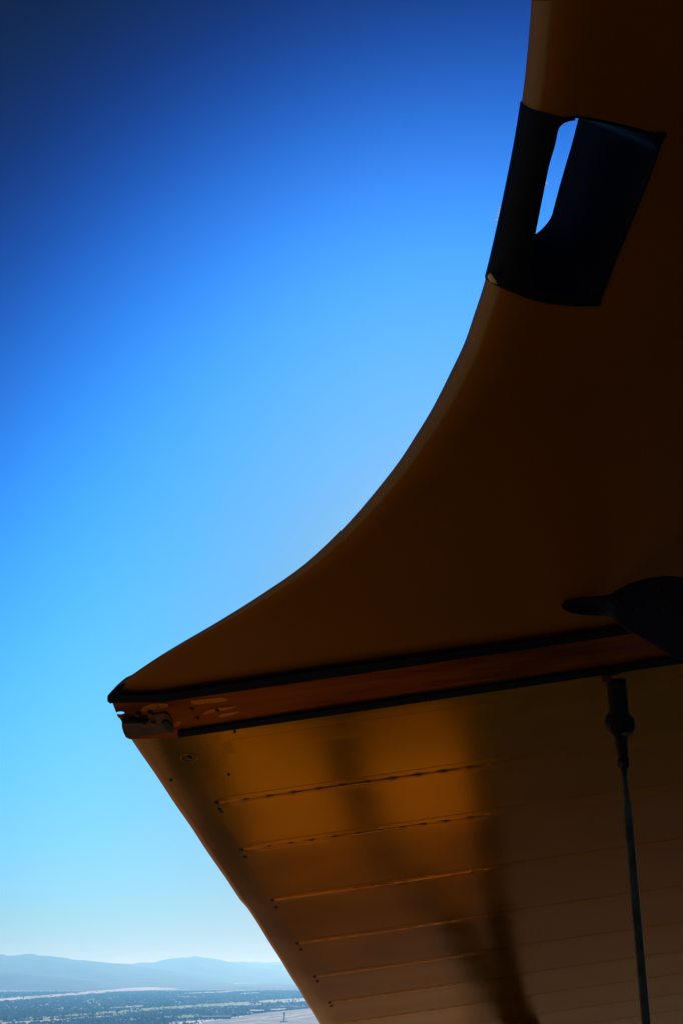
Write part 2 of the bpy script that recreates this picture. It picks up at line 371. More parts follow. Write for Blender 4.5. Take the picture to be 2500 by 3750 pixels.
slab('fitting_plate', [(449, 2645), (520, 2630), (600, 2612), (618, 2620), (632, 2650), (634, 2680), (560, 2692), (472, 2702), (455, 2680)], H-.0085, H-.005, M['plate'], cover)
slab('fitting_plate', [(592, 2648), (612, 2642), (632, 2660), (634, 2684), (615, 2678)], H-.011, H-.0084, M['black'], cover)
v, f = bar(P(447, 2643, H-.012), P(545, 2640, H-.01), .0055, .0055, (0, 0, 1), steps=[(0, .6), (.03, 1), (.7, 1), (1, .5)]); mesh_obj('hinge_tube', v, f, M['black'], cover, True)
for x, y in ((506, 2619), (549, 2614), (527, 2651), (562, 2648)):
    q = P(x, y, H-.0085); disc('bolt_head', q, .0055, M['plate'], cover, .0035, 6)
for x, y in ((700, 2597), (721, 2631), (795, 2602)):
    q = P(x, y, H-.0055); disc('bolt_head', q, .0052, M['band'], cover, .0035, 10)
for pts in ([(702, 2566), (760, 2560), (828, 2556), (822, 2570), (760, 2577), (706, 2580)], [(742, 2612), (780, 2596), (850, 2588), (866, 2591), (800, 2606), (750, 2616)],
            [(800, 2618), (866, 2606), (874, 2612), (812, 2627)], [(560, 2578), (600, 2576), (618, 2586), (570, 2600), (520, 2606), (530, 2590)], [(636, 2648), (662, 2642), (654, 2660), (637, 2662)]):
    slab('sheen_patch', [(x + random.uniform(-2, 2), y + random.uniform(-1.5, 1.5)) for x, y in catmull(pts + [pts[0]], 3)[:-1]], H-.0062, H-.0052, M['sheen'], cover)  # slivers with the cover's sheen smears put into their colour
cap = [P(x, y, z) for x, y, z in ((530, 2449, H+.012), (480, 2484, H+.010), (440, 2518, H+.006), (415, 2537, H+.002), (402, 2552, H-.003), (401, 2564, H-.006), (407, 2573, H-.007))]
n = 8; rings = []
for i, c in enumerate(cap):
    r = (.0010, .0018, .0036, .0042, .0045, .004, .0025)[i]; d = (cap[min(i+1, 6)]-cap[max(i-1, 0)]).normalized(); a = d.cross(Vector((0, 0, 1))).normalized(); b = a.cross(d)
    rings.append([c + a*r*math.cos(2*math.pi*k/n) + b*r*1.3*math.sin(2*math.pi*k/n) for k in range(n)])
mesh_obj('corner_cap', *loft(rings), M['rubber'], cover, True)

# ---- cabane strut leaving the wing root towards the fuselage
eye_dir = Vector((0, 0, 0)); rings = []
UPL = Vector((cam2world((0, 1, 0)).dot(CW), cam2world((0, 1, 0)).dot(SW), cam2world((0, 1, 0)).dot(NW)))
FWL = Vector((cam2world((0, 0, 1)).dot(CW), cam2world((0, 0, 1)).dot(SW), cam2world((0, 0, 1)).dot(NW)))
def pxm(q, px): return px*q.dot(FWL)/2500
secs = [(2054, 2216, .744, 4, .3), (2064, 2217, .743, 16, .3), (2090, 2220, .742, 26, .3), (2130, 2221, .739, 32, .35), (2185, 2220, .734, 36, .4), (2230, 2218, .726, 40, .45), (2256, 2222, .715, 58, .5), (2300, 2226, .69, 88, .5),
        (2360, 2232, .655, 112, .45), (2430, 2248, .61, 140, .45), (2500, 2272, .57, 160, .45), (2620, 2310, .50, 190, .45), (2900, 2400, .38, 240, .45), (3400, 2600, .2, 300, .45)]
for x, y, z, r, k_ in secs:
    c = P(x, y, z); R = pxm(c, r); n = 20
    rings.append([c + UPL*(R*math.sin(2*math.pi*k/n)) + FWL*(R*k_*math.cos(2*math.pi*k/n)) for k in range(n)])
strut = part('cabane_strut', *loft(rings), M['navy'], smooth=True); strut['label'] = 'navy streamlined strut at the wing root'
for x, y in ((2372, 2150), (2245, 2178), (2225, 2186), (2390, 2215), (2300, 2222), (2440, 2248)):
    for z in (.66,):
        c = P(x, y, .62); c = c - FWL*.035
        v, f = bar(c, c - FWL*.003, .003, .003, UPL, steps=[(0, 1), (.6, 1), (1, .5)], n=10); mesh_obj('screw', v, f, M['black'], strut, True)

# ---- bracing wire with its fork, joint and turnbuckle
W0 = P(2254, 2478, H-.006); W1 = Vector((.38, 2.9, -.75)); WD = (W1-W0); WL = WD.length; wu = WD.normalized()
def onw(py):  # the point of the wire seen at that height
    lo, hi = 0.0, 1.0
    for _ in range(40):
        m = (lo+hi)/2; q = W0.lerp(W1, m); yy = 1875 - 2500*q.dot(UPL)/q.dot(FWL)
        if yy < py: lo = m
        else: hi = m
    return W0.lerp(W1, lo)
side = wu.cross(FWL).normalized()
wire = part('bracing_wire', *bar(onw(2800), W1, .0092, .0035, FWL, n=12, steps=[(0, .55), (.02, .6), (.045, 1), (.97, 1), (1, .6)]), M['steel'], smooth=True)
wire['label'] = 'streamlined bracing wire below the wing root'
def wp(name, v, f, mat, sm=False): return mesh_obj(name, v, f, mat, wire, sm)
wp('fork', *box_bar(onw(2490), onw(2655), .0172, .009, FWL), M['black'])
wp('fork_tab', *box_bar(P(2202, 2484, H-.012), P(2235, 2480, H-.012), .007, .006, FWL), M['band'])
jc = onw(2650)
wp('joint', *bar(jc - FWL*.012, jc + FWL*.012, .0268, .0268, UPL, n=28, steps=[(0, .9), (.1, 1), (.9, 1), (1, .9)]), M['black'], True)
b0 = jc - FWL*.013 + Vector((.006, 0, 0))
wp('bolt', *bar(b0, b0 - FWL*.006, .008, .008, UPL, n=6), M['black'])
b1 = b0 + (W1-W0).normalized()*.016 + side*0
wp('cotter_pin', *bar(b1 + side*.010, b1 - side*.008 - FWL*.004, .0035, .005, FWL, n=8), M['steel'], True)
wp('clevis', *bar(onw(2680), onw(2790), .0135, .008, FWL, steps=[(0, 1), (.25, .95), (.6, .88), (1, .8)]), M['black'], True)
wp('lock_nut', *bar(onw(2783), onw(2806), .0122, .0122, FWL, n=6), M['black'])
wp('wire_end', *bar(onw(2800), onw(2840), .0072, .0062, FWL, steps=[(0, 1), (1, .8)]), M['black'], True)

# ---- the rest of the aircraft: N struts, lower wing, fuselage (below and beside the picture)
for p0, p1 in (((.566, 5.0, H), (.64, 4.2, -.72)), ((.687, 5.02, H), (-.30, 4.2, -.72))):
    v, f = bar(p0, p1, .078 if p1[0] > 0 else .10, .028, (0, 1, 0), n=16, steps=[(0, .5), (.06, 1), (.94, 1), (1, .5)]); part('interplane_strut', v, f, M['navy'], smooth=True)
rings = []
for y in list(np.arange(.42, 5.3, .12)) + [5.3]:
    tip = 1; cx = -.17; r = []
    for k in range(28):
        an = 2*math.pi*k/28; x = cx + .83*math.cos(an)*tip; z = -.78 + (.075 if math.sin(an) > 0 else .04)*math.sin(an)*(1+.35*math.cos(an))*tip; r.append((x, y, z))
    rings.append(r)
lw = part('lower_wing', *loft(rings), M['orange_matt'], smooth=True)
rings = []
for y in list(np.arange(5.3, 7.2, .12)) + [7.3, 7.45, 7.6, 7.7]:
    tip = 1 if y < 7.2 else math.sqrt(max(.02, 1-((y-7.2)/.52)**2)); rings.append([(-.17 + .83*math.cos(2*math.pi*k/28)*tip, y, -.78 + (.075 if math.sin(2*math.pi*k/28) > 0 else .04)*math.sin(2*math.pi*k/28)*(1+.35*math.cos(2*math.pi*k/28))*tip) for k in range(28)])
tp_ = mesh_obj('dimmed_wing_tip', *loft(rings), M['tip'], lw, True); tp_['label'] = 'added tip of the lower wing, darkened to dim its reflection'  # out of view, added in a darker colour for its reflection only
rings = []
for x, hw, zt, zb in ((-4.2, .06, -.35, -.6), (-3, .2, -.3, -.8), (-1.6, .38, -.22, -1.0), (-.8, .46, -.17, -1.12), (-.45, .5, -.16, -1.15), (.5, .52, -.12, -1.18), (.9, .55, -.06, -1.2), (1.3, .6, 0, -1.26), (1.35, .66, 0, -1.34), (1.9, .7, .04, -1.36), (2.25, .66, 0, -1.34), (2.4, .5, -.15, -1.2), (2.42, .2, -.5, -.9)):
    zc = (zt+zb)/2; hz = (zt-zb)/2; r = []
    for k in range(24):
        an = 2*math.pi*k/24; c, s = math.cos(an), math.sin(an)
        r.append((x, hw*math.copysign(abs(c)**.7, c), zc + hz*math.copysign(abs(s)**.7, s)))
    rings.append(r)
fus = part('fuselage', *loft(rings), M['navy'], smooth=True)
rim = [[(0.0+.42*math.cos(a)*(1+t), .3*math.sin(a)*(1+t), z) for a in [2*math.pi*k/32 for k in range(32)]] for t, z in ((-.1, -.20), (0, -.12), (.08, -.14), (.1, -.2))]
mesh_obj('cockpit_rim', *loft(rim), M['cockpit'], fus, True)

# ------------------------------------------------------------ ground, laid out on the valley floor
def gnd(px, py):
    d = cam2world((px-1250, 1875-py, 2500)); t = ALT/(-d.z); return (d.x*t, d.y*t)
def gmat(name, c1, c2, scale, c3=None, s2=None, stretch=(1, 1, 1), lo=.42, hi=.6):
    m = new_mat(name, c1, .9, 0, .2); noisy(m, c1, c2, scale, 8, lo, hi, stretch=stretch); return m
GM = {}
gm = new_mat('valley_floor', (.1, .1, .08), .95, 0, .1); t = gm.node_tree; n_, l_ = t.nodes, t.links
co = n_.new('ShaderNodeTexCoord')
def tn(scale, det=4, stretch=(1, 1, 1)):
    mp = n_.new('ShaderNodeMapping'); mp.inputs['Scale'].default_value = stretch; l_.new(co.outputs['Object'], mp.inputs[0])
    z = n_.new('ShaderNodeTexNoise'); z.inputs['Scale'].default_value = scale; z.inputs['Detail'].default_value = det; l_.new(mp.outputs[0], z.inputs['Vector']); return z.outputs[0]
def ramp(src, stops):
    r = n_.new('ShaderNodeValToRGB'); e = r.color_ramp.elements
    while len(e) < len(stops): e.new(.5)
    for k, (p, c) in enumerate(stops): e[k].position = p; e[k].color = (*c, 1)
    l_.new(src, r.inputs[0]); return r.outputs[0]
def mixc(f, a, b):
    m = n_.new('ShaderNodeMix'); m.data_type = 'RGBA'; l_.new(f, m.inputs['Factor']); l_.new(a, m.inputs[6]); l_.new(b, m.inputs[7]); return m.outputs[2]
fine = ramp(tn(.018, 6), [(.3, (.012, .017, .014)), (.54, (.026, .03, .024)), (.61, (.10, .09, .075)), (.68, (.40, .36, .31))])
coarse = ramp(tn(.0006, 5, (1, .35, 1)), [(.4, (.06, .065, .05)), (.6, (.30, .25, .19))])
sel = ramp(tn(.0009, 4, (.6, 1, 1)), [(.5, (0, 0, 0)), (.62, (1, 1, 1))])
l_.new(mixc(sel, fine, coarse), n_['Principled BSDF'].inputs['Base Color'])
tag(mesh_obj('ground', [(-44000, -19000, 0), (44000, -19000, 0), (44000, 74000, 0), (-44000, 74000, 0)], [[0, 1, 2, 3]], gm), kind='structure')
# unseen ground below the aeroplane, dark and pale areas added to shape its light
GM['unseen_desert'] = gmat('unseen_scrub_floor', (.025, .024, .02), (.055, .048, .04), .002)
GM['bright'] = gmat('pale_bounce_ground', (.34, .29, .23), (.5, .44, .36), .002)
tag(mesh_obj('bounce_ground', [(-119, 560, .9), (110, 560, .9), (700, 3800, .9), (-119, 3800, .9)], [[0, 1, 2, 3]], GM['bright']), kind='structure')  # unseen pale ground added ahead for its reflection in the outer panel
tag(mesh_obj('bounce_ground', [(-9000, -9000, .9), (-120, -9000, .9), (-120, 2500, .9), (-9000, 2500, .9)], [[0, 1, 2, 3]], GM['bright']), kind='structure')  # unseen pale ground added at the left to throw light under the wing
tag(mesh_obj('unseen_desert', [(-6000, -6000, .3), (6000, -6000, .3), (6000, 3900, .3), (-6000, 3900, .3)], [[0, 1, 2, 3]], GM['unseen_desert']), kind='structure')
GM['sand'] = gmat('pale_sand', (.5, .45, .4), (.72, .66, .6), .004, stretch=(1, .3, 1))
GM['sand2'] = gmat('grey_sand', (.32, .28, .26), (.46, .42, .38), .01, stretch=(1, .5, 1))
GM['green'] = gmat('watered_grass', (.12, .22, .05), (.22, .28, .1), .012)
GM['green2'] = gmat('park_grass', (.06, .22, .03), (.1, .28, .05), .02)
GM['tarmac'] = gmat('airfield_surface', (.17, .165, .17), (.24, .23, .22), .006)
GM['pave'] = gmat('pale_concrete', (.36, .34, .32), (.46, .43, .39), .02)
GM['brown'] = gmat('bare_earth', (.2, .12, .08), (.3, .19, .13), .02)
ZONES = []
def zone(name, mat, top, bot, z, blocks=True):
    a = [gnd(*p) for p in catmull(top, 6)]; b = [gnd(*p) for p in catmull(bot, 6)]
    nmx = min(len(a), len(b))
    poly = a + b[::-1]
    # ragged edge
    out = []
    for i, p in enumerate(poly):
        d = math.hypot(*p); j = .0016*d; out.append((p[0] + random.uniform(-j, j)*2, p[1] + random.uniform(-j, j)*1.5))
    v = [(p[0], p[1], z) for p in out]; m = len(a); k = len(b); f = []
    for i in range(max(m, k)-1):
        i0 = min(i, m-1); i1 = min(i+1, m-1); j0 = m+k-1-min(i, k-1); j1 = m+k-1-min(i+1, k-1); q = []
        for c in (i0, i1, j1, j0):
            if c not in q: q.append(c)
        if len(q) > 2: f.append(q)
    o = mesh_obj(name, v, f, mat); tag(o, kind='structure')
    if blocks: ZONES.append((out, name))
zone('sand_flat', GM['sand2'], [(-60, 3615), (0, 3612), (150, 3609), (300, 3604), (400, 3600), (540, 3596), (680, 3591)], [(-60, 3634), (0, 3631), (150, 3628), (300, 3619), (400, 3609), (540, 3602), (680, 3594)], .6)
zone('sand_flat', GM['sand2'], [(500, 3611), (560, 3606), (640, 3607)], [(500, 3617), (560, 3616), (640, 3612)], .7)
zone('sand_flat', GM['sand'], [(-60, 3664), (0, 3659), (100, 3651), (250, 3640), (400, 3627), (480, 3620), (570, 3617), (655, 3624)], [(-60, 3673), (0, 3668), (100, 3663), (250, 3650), (400, 3637), (480, 3632), (570, 3627), (655, 3625)], .8)
zone('sand_flat', GM['sand'], [(640, 3641), (720, 3637), (800, 3633), (870, 3629), (942, 3628)], [(640, 3643), (720, 3642), (800, 3639), (870, 3633), (942, 3630)], .9)
zone('sand_flat', GM['sand'], [(884, 3640), (920, 3637), (957, 3637)], [(884, 3645), (920, 3643), (957, 3639)], .9)
zone('sand_flat', GM['sand'], [(650, 3599), (700, 3597), (790, 3600), (900, 3597), (1000, 3594), (1075, 3591)], [(650, 3600), (700, 3599), (790, 3603), (900, 3603), (1000, 3600), (1075, 3593)], .9)
zone('sand_flat', GM['sand'], [(590, 3654), (640, 3651), (690, 3650)], [(590, 3655), (640, 3654), (690, 3652)], .9)
zone('sand_flat', GM['sand2'], [(920, 3672), (960, 3666), (1040, 3661), (1160, 3655)], [(920, 3675), (960, 3676), (1040, 3676), (1160, 3671)], .9)
zone('grassland', GM['green'], [(-60, 3745), (0, 3738), (150, 3728), (300, 3714), (400, 3707), (530, 3694), (700, 3683), (890, 3671), (930, 3674)], [(-60, 3752), (0, 3745), (150, 3737), (300, 3727), (400, 3719), (530, 3711), (700, 3696), (890, 3682), (930, 3679)], .9)
zone('sand_flat', GM['sand2'], [(-60, 3754), (0, 3746), (150, 3738), (300, 3728), (420, 3719), (480, 3716)], [(-60, 3762), (0, 3757), (150, 3748), (300, 3736), (420, 3727), (480, 3718)], .8)
zone('sand_flat', GM['sand2'], [(860, 3683), (900, 3679), (965, 3676)], [(860, 3688), (900, 3687), (965, 3682)], 1.0)
zone('sand_flat', GM['sand2'], [(395, 3692), (440, 3689), (520, 3684)], [(395, 3699), (440, 3697), (520, 3690)], 1.0)
zone('park', GM['green2'], [(648, 3726), (680, 3719), (740, 3722), (775, 3722)], [(648, 3735), (680, 3735), (740, 3731), (775, 3730)], 1.0)
zone('park', GM['green2'], [(470, 3734), (500, 3733), (530, 3733)], [(470, 3742), (500, 3742), (530, 3739)], 1.0)
zone('bare_field', GM['brown'], [(598, 3726), (620, 3723), (644, 3724)], [(598, 3732), (620, 3732), (644, 3729)], 1.0)
zone('bare_field', GM['brown'], [(562, 3731), (575, 3729), (590, 3730)], [(562, 3737), (575, 3737), (590, 3735)], 1.0)
zone('road', GM['pave'], [(380, 3745), (470, 3739), (560, 3739), (660, 3739)], [(380, 3749), (470, 3744), (560, 3743), (660, 3742)], 1.1)
zone('sand_flat', GM['sand'], [(620, 3749), (700, 3741), (800, 3733), (880, 3723), (930, 3716)], [(620, 3765), (700, 3756), (800, 3746), (880, 3737), (930, 3728)], .9)
zone('airfield', GM['tarmac'], [(690, 3760), (780, 3740), (880, 3726), (960, 3712), (1040, 3704), (1200, 3688)], [(690, 3800), (780, 3800), (880, 3800), (960, 3800), (1040, 3800), (1200, 3800)], 1.1)
for tp, bt in (([(780, 3749), (860, 3741), (950, 3731)], [(780, 3752), (860, 3744), (950, 3735)]), ([(960, 3737), (1040, 3726), (1160, 3703)], [(960, 3741), (1040, 3730), (1160, 3708)]),
               ([(975, 3727), (1050, 3716), (1160, 3700)], [(975, 3730), (1050, 3719), (1160, 3702)]), ([(940, 3743), (965, 3728), (990, 3722)], [(955, 3745), (980, 3730), (1000, 3724)]),
               ([(1050, 3735), (1100, 3728), (1170, 3716)], [(1050, 3738), (1100, 3732), (1170, 3720)]), ([(780, 3760), (860, 3753), (990, 3744)], [(780, 3764), (860, 3758), (990, 3747)])):
    zone('taxiway', GM['pave'], tp, bt, 1.6, False)

for k, (px, py, w_, h_, mt) in enumerate([(60, 3690, 40, 3, 'sand2'), (170, 3682, 30, 2, 'brown'), (230, 3706, 26, 3, 'green2'), (330, 3676, 50, 2, 'sand'), (70, 3712, 36, 3, 'brown'), (560, 3672, 46, 2, 'sand2'), (640, 3664, 30, 2, 'brown'),
        (720, 3656, 40, 2, 'sand'), (470, 3690, 30, 2.5, 'green2'), (760, 3700, 34, 3, 'brown'), (840, 3695, 26, 2.5, 'sand2'), (1010, 3650, 40, 1.6, 'sand'), (1050, 3682, 30, 2, 'green2'), (600, 3640, 40, 1.4, 'sand2'), (300, 3660, 36, 1.6, 'brown'), (140, 3652, 40, 1.3, 'green')]):
    zone('field', GM[mt], [(px-w_, py+w_*.06), (px, py), (px+w_, py-w_*.07)], [(px-w_, py+w_*.06+h_), (px, py+h_), (px+w_, py-w_*.07+h_)], 1.25)
for k, (a_, b_) in enumerate([((0, 3700), (620, 3655)), ((250, 3742), (900, 3690)), ((420, 3720), (300, 3640)), ((760, 3712), (560, 3640)), ((0, 3676), (700, 3628)), ((980, 3690), (840, 3640))]):
    zone('road', GM['pave'], [a_, ((a_[0]+b_[0])/2, (a_[1]+b_[1])/2-.4), b_], [(a_[0]+1, a_[1]+.9), ((a_[0]+b_[0])/2+1, (a_[1]+b_[1])/2+.4), (b_[0]+1, b_[1]+.5)], 1.4)

def inpoly(x, y, poly):
    c = np.zeros(len(x), bool); n = len(poly)
    for i in range(n):
        x1, y1 = poly[i]; x2, y2 = poly[(i+1) % n]
        cond = ((y1 > y) != (y2 > y))
        with np.errstate(divide='ignore', invalid='ignore'):
            c ^= cond & (x < (x2-x1)*(y-y1)/(y2-y1+1e-9)+x1)
    return c
def scatter(n, d0, d1, keep_in=.04, dens=None):
    r = np.sqrt(RNG.uniform(d0*d0, d1*d1, n)); az = RNG.uniform(math.atan(-.62), math.atan(.22), n)
    x = r*np.sin(az); y = r*np.cos(az); inside = np.zeros(n, bool)
    hard = np.zeros(n, bool)
    for z, nm in ZONES:
        q = inpoly(x, y, z); inside |= q
        if nm in ('airfield', 'park', 'bare_field', 'road'): hard |= q
    nz = np.array([noise.fractal(Vector((a/420, b/900, 2.0)), .8, 2.1, 4) for a, b in zip(x, y)]); thin = (nz < -.2) & (RNG.uniform(0, 1, n) < .6)
    ok = ~inside | ((RNG.uniform(0, 1, n) < keep_in) & ~hard)
    ok &= ~thin
    return x[ok], y[ok]
def batch(name, tv, tf, x, y, z, sx, sy, sz, rot, mat, label, cat, jit=.0, kind='stuff'):
    tv = np.array(tv, float); tf = np.array(tf); n = len(x); m = len(tv)
    V = np.repeat(tv[None], n, 0) * (1 + RNG.uniform(-jit, jit, (n, m, 3)))
    V[..., 0] *= sx[:, None]; V[..., 1] *= sy[:, None]; V[..., 2] *= sz[:, None]
    c, s = np.cos(rot)[:, None], np.sin(rot)[:, None]
    X = V[..., 0]*c - V[..., 1]*s + x[:, None]; Y = V[..., 0]*s + V[..., 1]*c + y[:, None]; Zz = V[..., 2] + z
    V = np.stack([X, Y, Zz], -1).reshape(-1, 3); F = (tf[None] + (np.arange(n)*m)[:, None, None]).reshape(-1, tf.shape[1])
    me = bpy.data.meshes.new(name); me.vertices.add(len(V)); me.vertices.foreach_set('co', V.ravel())
    k = F.shape[1]; me.loops.add(F.size); me.loops.foreach_set('vertex_index', F.ravel().astype(np.int32))
    me.polygons.add(len(F)); me.polygons.foreach_set('loop_start', np.arange(0, F.size, k, dtype=np.int32)); me.polygons.foreach_set('loop_total', np.full(len(F), k, np.int32))
    me.update(calc_edges=True); me.validate(); me.materials.append(mat); o = bpy.data.objects.new(name, me); COL.objects.link(o)
    tag(o, label, cat, kind=kind); return o
# tree crowns: a ring near the ground, a wide shoulder, and an uneven top
ct = [(0, 0, 1.0)] + [(.62*math.cos(a), .62*math.sin(a), .82) for a in np.arange(0, 6.2, math.pi/3)] + [(1*math.cos(a+.5), 1*math.sin(a+.5), .45) for a in np.arange(0, 6.2, math.pi/3)] + [(.6*math.cos(a), .6*math.sin(a), .0) for a in np.arange(0, 6.2, math.pi/3)]
cf = [[0, 1+k, 1+(k+1) % 6] for k in range(6)]
for b0_ in (1, 7):
    for k in range(6):
        a, b, c, d = b0_+k, b0_+(k+1) % 6, b0_+6+(k+1) % 6, b0_+6+k; cf += [[a, d, c], [a, c, b]]
treem = new_mat('tree_leaves', (.03, .045, .02), .9, 0, .1); noisy(treem, (.010, .018, .010), (.03, .042, .02), .01, 3)
x, y = scatter(90000, 4200, 7200, .03); n = len(x); s = RNG.uniform(3, 9, n)
batch('tree_canopy', ct, cf, x, y, 0, s, s*RNG.uniform(.8, 1.2, n), s*RNG.uniform(1.1, 1.9, n), RNG.uniform(0, 6.3, n), treem, 'dark mass of town trees around the airfield', 'trees', .22)
x, y = scatter(66000, 7200, 14000, .02); n = len(x); s = RNG.uniform(5, 12, n)
batch('tree_canopy', ct, cf, x, y, 0, s*1.3, s*RNG.uniform(.8, 1.4, n), s*RNG.uniform(.9, 1.3, n), RNG.uniform(0, 6.3, n), treem, 'hazy blue mass of trees across the far valley', 'trees', .22)
# houses with hipped roofs
hv = [(-1, -1, 0), (1, -1, 0), (1, 1, 0), (-1, 1, 0), (-1, -1, .6), (1, -1, .6), (1, 1, .6), (-1, 1, .6), (-.45, 0, 1), (.45, 0, 1)]
hf = [[0, 1, 5, 4], [1, 2, 6, 5], [2, 3, 7, 6], [3, 0, 4, 7], [4, 5, 9, 8], [6, 7, 8, 9], [5, 6, 9, 9], [7, 4, 8, 8]]
hf3 = []
for q in hf: hf3.append([q[0], q[1], q[2]]); hf3 += ([[q[0], q[2], q[3]]] if q[2] != q[3] else [])
housem = new_mat('pale_roofs', (.5, .47, .42), .7); noisy(housem, (.3, .26, .22), (.85, .83, .8), .02, 3)
x, y = scatter(26000, 4200, 7400, .0); n = len(x)
batch('town_houses', hv, hf3, x, y, 0, RNG.uniform(5, 13, n), RNG.uniform(4, 8, n), RNG.uniform(4, 8, n), RNG.choice([.1, 1.67], n)+RNG.uniform(-.1, .1, n), housem, 'pale roofs scattered among the town trees', 'houses')
x, y = scatter(24000, 7400, 15000, .0); n = len(x)
batch('town_houses', hv, hf3, x, y, 0, RNG.uniform(8, 24, n), RNG.uniform(5, 10, n), RNG.uniform(4, 7, n), RNG.choice([.1, 1.67], n)+RNG.uniform(-.1, .1, n), housem, 'faint pale roofs in the far valley', 'houses')

# ---- airport buildings
BM = dict(white=noisy(new_mat('white_roof', (.75, .74, .72), .6), (.62, .6, .58), (.82, .81, .8), .1, 4), red=noisy(new_mat('red_wall', (.32, .1, .07), .8), (.25, .08, .05), (.38, .13, .09), .2, 4),
          grey=noisy(new_mat('grey_blue_roof', (.17, .21, .28), .6), (.13, .17, .23), (.22, .26, .33), .1, 4), tan=noisy(new_mat('tan_wall', (.4, .34, .28), .8), (.33, .28, .23), (.46, .4, .33), .2, 4),
          conc=noisy(new_mat('tower_concrete', (.16, .15, .14), .8), (.12, .115, .11), (.2, .19, .17), .3, 4), glass=new_mat('tinted_glass', (.02, .03, .04), .1))
def box(bm, x0, x1, y0, y1, z0, z1):
    r = bmesh.ops.create_cube(bm, size=1)['verts']
    for v in r: v.co = Vector(((x0+x1)/2 + v.co.x*(x1-x0), (y0+y1)/2 + v.co.y*(y1-y0), (z0+z1)/2 + v.co.z*(z1-z0)))
def building(name, px, py, L_, D, h, roofm, wallm, rot, label, cat, bays=6, gable=True, group=None):
    gx, gy = gnd(px, py); e = bpy.data.objects.new(name, None); COL.objects.link(e); e.location = (gx, gy, 1.2); e.rotation_euler = (0, 0, rot); tag(e, label, cat, group)
    bm = bmesh.new(); box(bm, -L_/2, L_/2, -D/2, D/2, 0, h); bm_obj('wall', bm, wallm, e)
    rr = 2.5 if gable else .8; o_ = 1.5
    v = [(-L_/2-o_, -D/2-o_, h+.02), (L_/2+o_, -D/2-o_, h+.02), (L_/2+o_, D/2+o_, h+.02), (-L_/2-o_, D/2+o_, h+.02), (-L_/2-o_, -D/2-o_, h+.6), (L_/2+o_, -D/2-o_, h+.6), (L_/2+o_, D/2+o_, h+.6), (-L_/2-o_, D/2+o_, h+.6), (-L_/2-o_, 0, h+rr+.6), (L_/2+o_, 0, h+rr+.6)]
    f = [[0, 1, 2, 3], [0, 1, 5, 4], [2, 3, 7, 6], [4, 5, 9, 8], [6, 7, 8, 9], [1, 2, 6, 9, 5], [3, 0, 4, 8, 7]]
    mesh_obj('roof', v, f, roofm, e)
    for k in range(bays):
        x = -L_/2 + (k+.5)*L_/bays; bm = bmesh.new(); box(bm, x-L_/bays*.36, x+L_/bays*.36, -D/2-.25, -D/2-.02, .3, h*.75); bm_obj('door', bm, BM['glass'], e)
    return e
building('terminal_building', 793, 3733, 190, 45, 13, BM['grey'], BM['grey'], .12, 'long grey blue terminal building beside the park', 'building', 10, False)
building('hangar', 941, 3711, 100, 60, 14, BM['white'], BM['red'], .1, 'white roofed hangar with red walls left of the tower', 'hangar', 4)
building('hangar', 916, 3717, 36, 25, 7, BM['white'], BM['red'], .1, 'small low red walled shed at the left end of the hangars', 'hangar', 2)
building('hangar', 1012, 3705, 85, 50, 10, BM['white'], BM['red'], .1, 'long white roofed hangar behind the control tower', 'hangar', 5)
building('hangar', 1037, 3702, 70, 40, 8, BM['white'], BM['tan'], .1, 'low pale hangar at the right end of the row', 'hangar', 4)
building('warehouse', 1070, 3692, 210, 70, 9, BM['tan'], BM['red'], .06, 'long low dark warehouse behind the hangars', 'building', 8, False)
building('warehouse', 822, 3714, 150, 40, 7, BM['white'], BM['tan'], .1, 'long pale roofed warehouse among trees left of the hangars', 'building', 6, False)
building('warehouse', 480, 3748, 40, 25, 5, BM['white'], BM['tan'], .1, 'small pale shed at the bottom edge beside the road', 'building', 3, False)
# control tower
gx, gy = gnd(1040, 3745); tw = bpy.data.objects.new('control_tower', None); COL.objects.link(tw); tw.location = (gx, gy, 1.2)
tag(tw, 'grey airport control tower standing on the airfield', 'control tower')
def oct_(r, z, n=8, ph=.39): return [(r*math.cos(2*math.pi*k/n+ph), r*math.sin(2*math.pi*k/n+ph), z) for k in range(n)]
mesh_obj('shaft', *loft([oct_(5.2, 0), oct_(4.2, 6), oct_(3.9, 36)]), BM['conc'], tw)
mesh_obj('balcony', *loft([oct_(4.2, 36.02), oct_(7.6, 39), oct_(7.6, 41), oct_(5.5, 41.4)]), BM['conc'], tw)
mesh_obj('cab_window', *loft([oct_(5.0, 41.45), oct_(6.0, 45.5)]), BM['glass'], tw)
mesh_obj('cab_roof', *loft([oct_(6.6, 45.55), oct_(6.4, 46.6), oct_(3, 47.4)]), BM['conc'], tw)
mesh_obj('antenna', *loft([oct_(.4, 47.4, 6), oct_(.2, 52, 6)]), BM['conc'], tw)
bm = bmesh.new(); box(bm, -26, 26, 6, 20, 0, 4); bm_obj('base_building', bm, BM['tan'], tw)
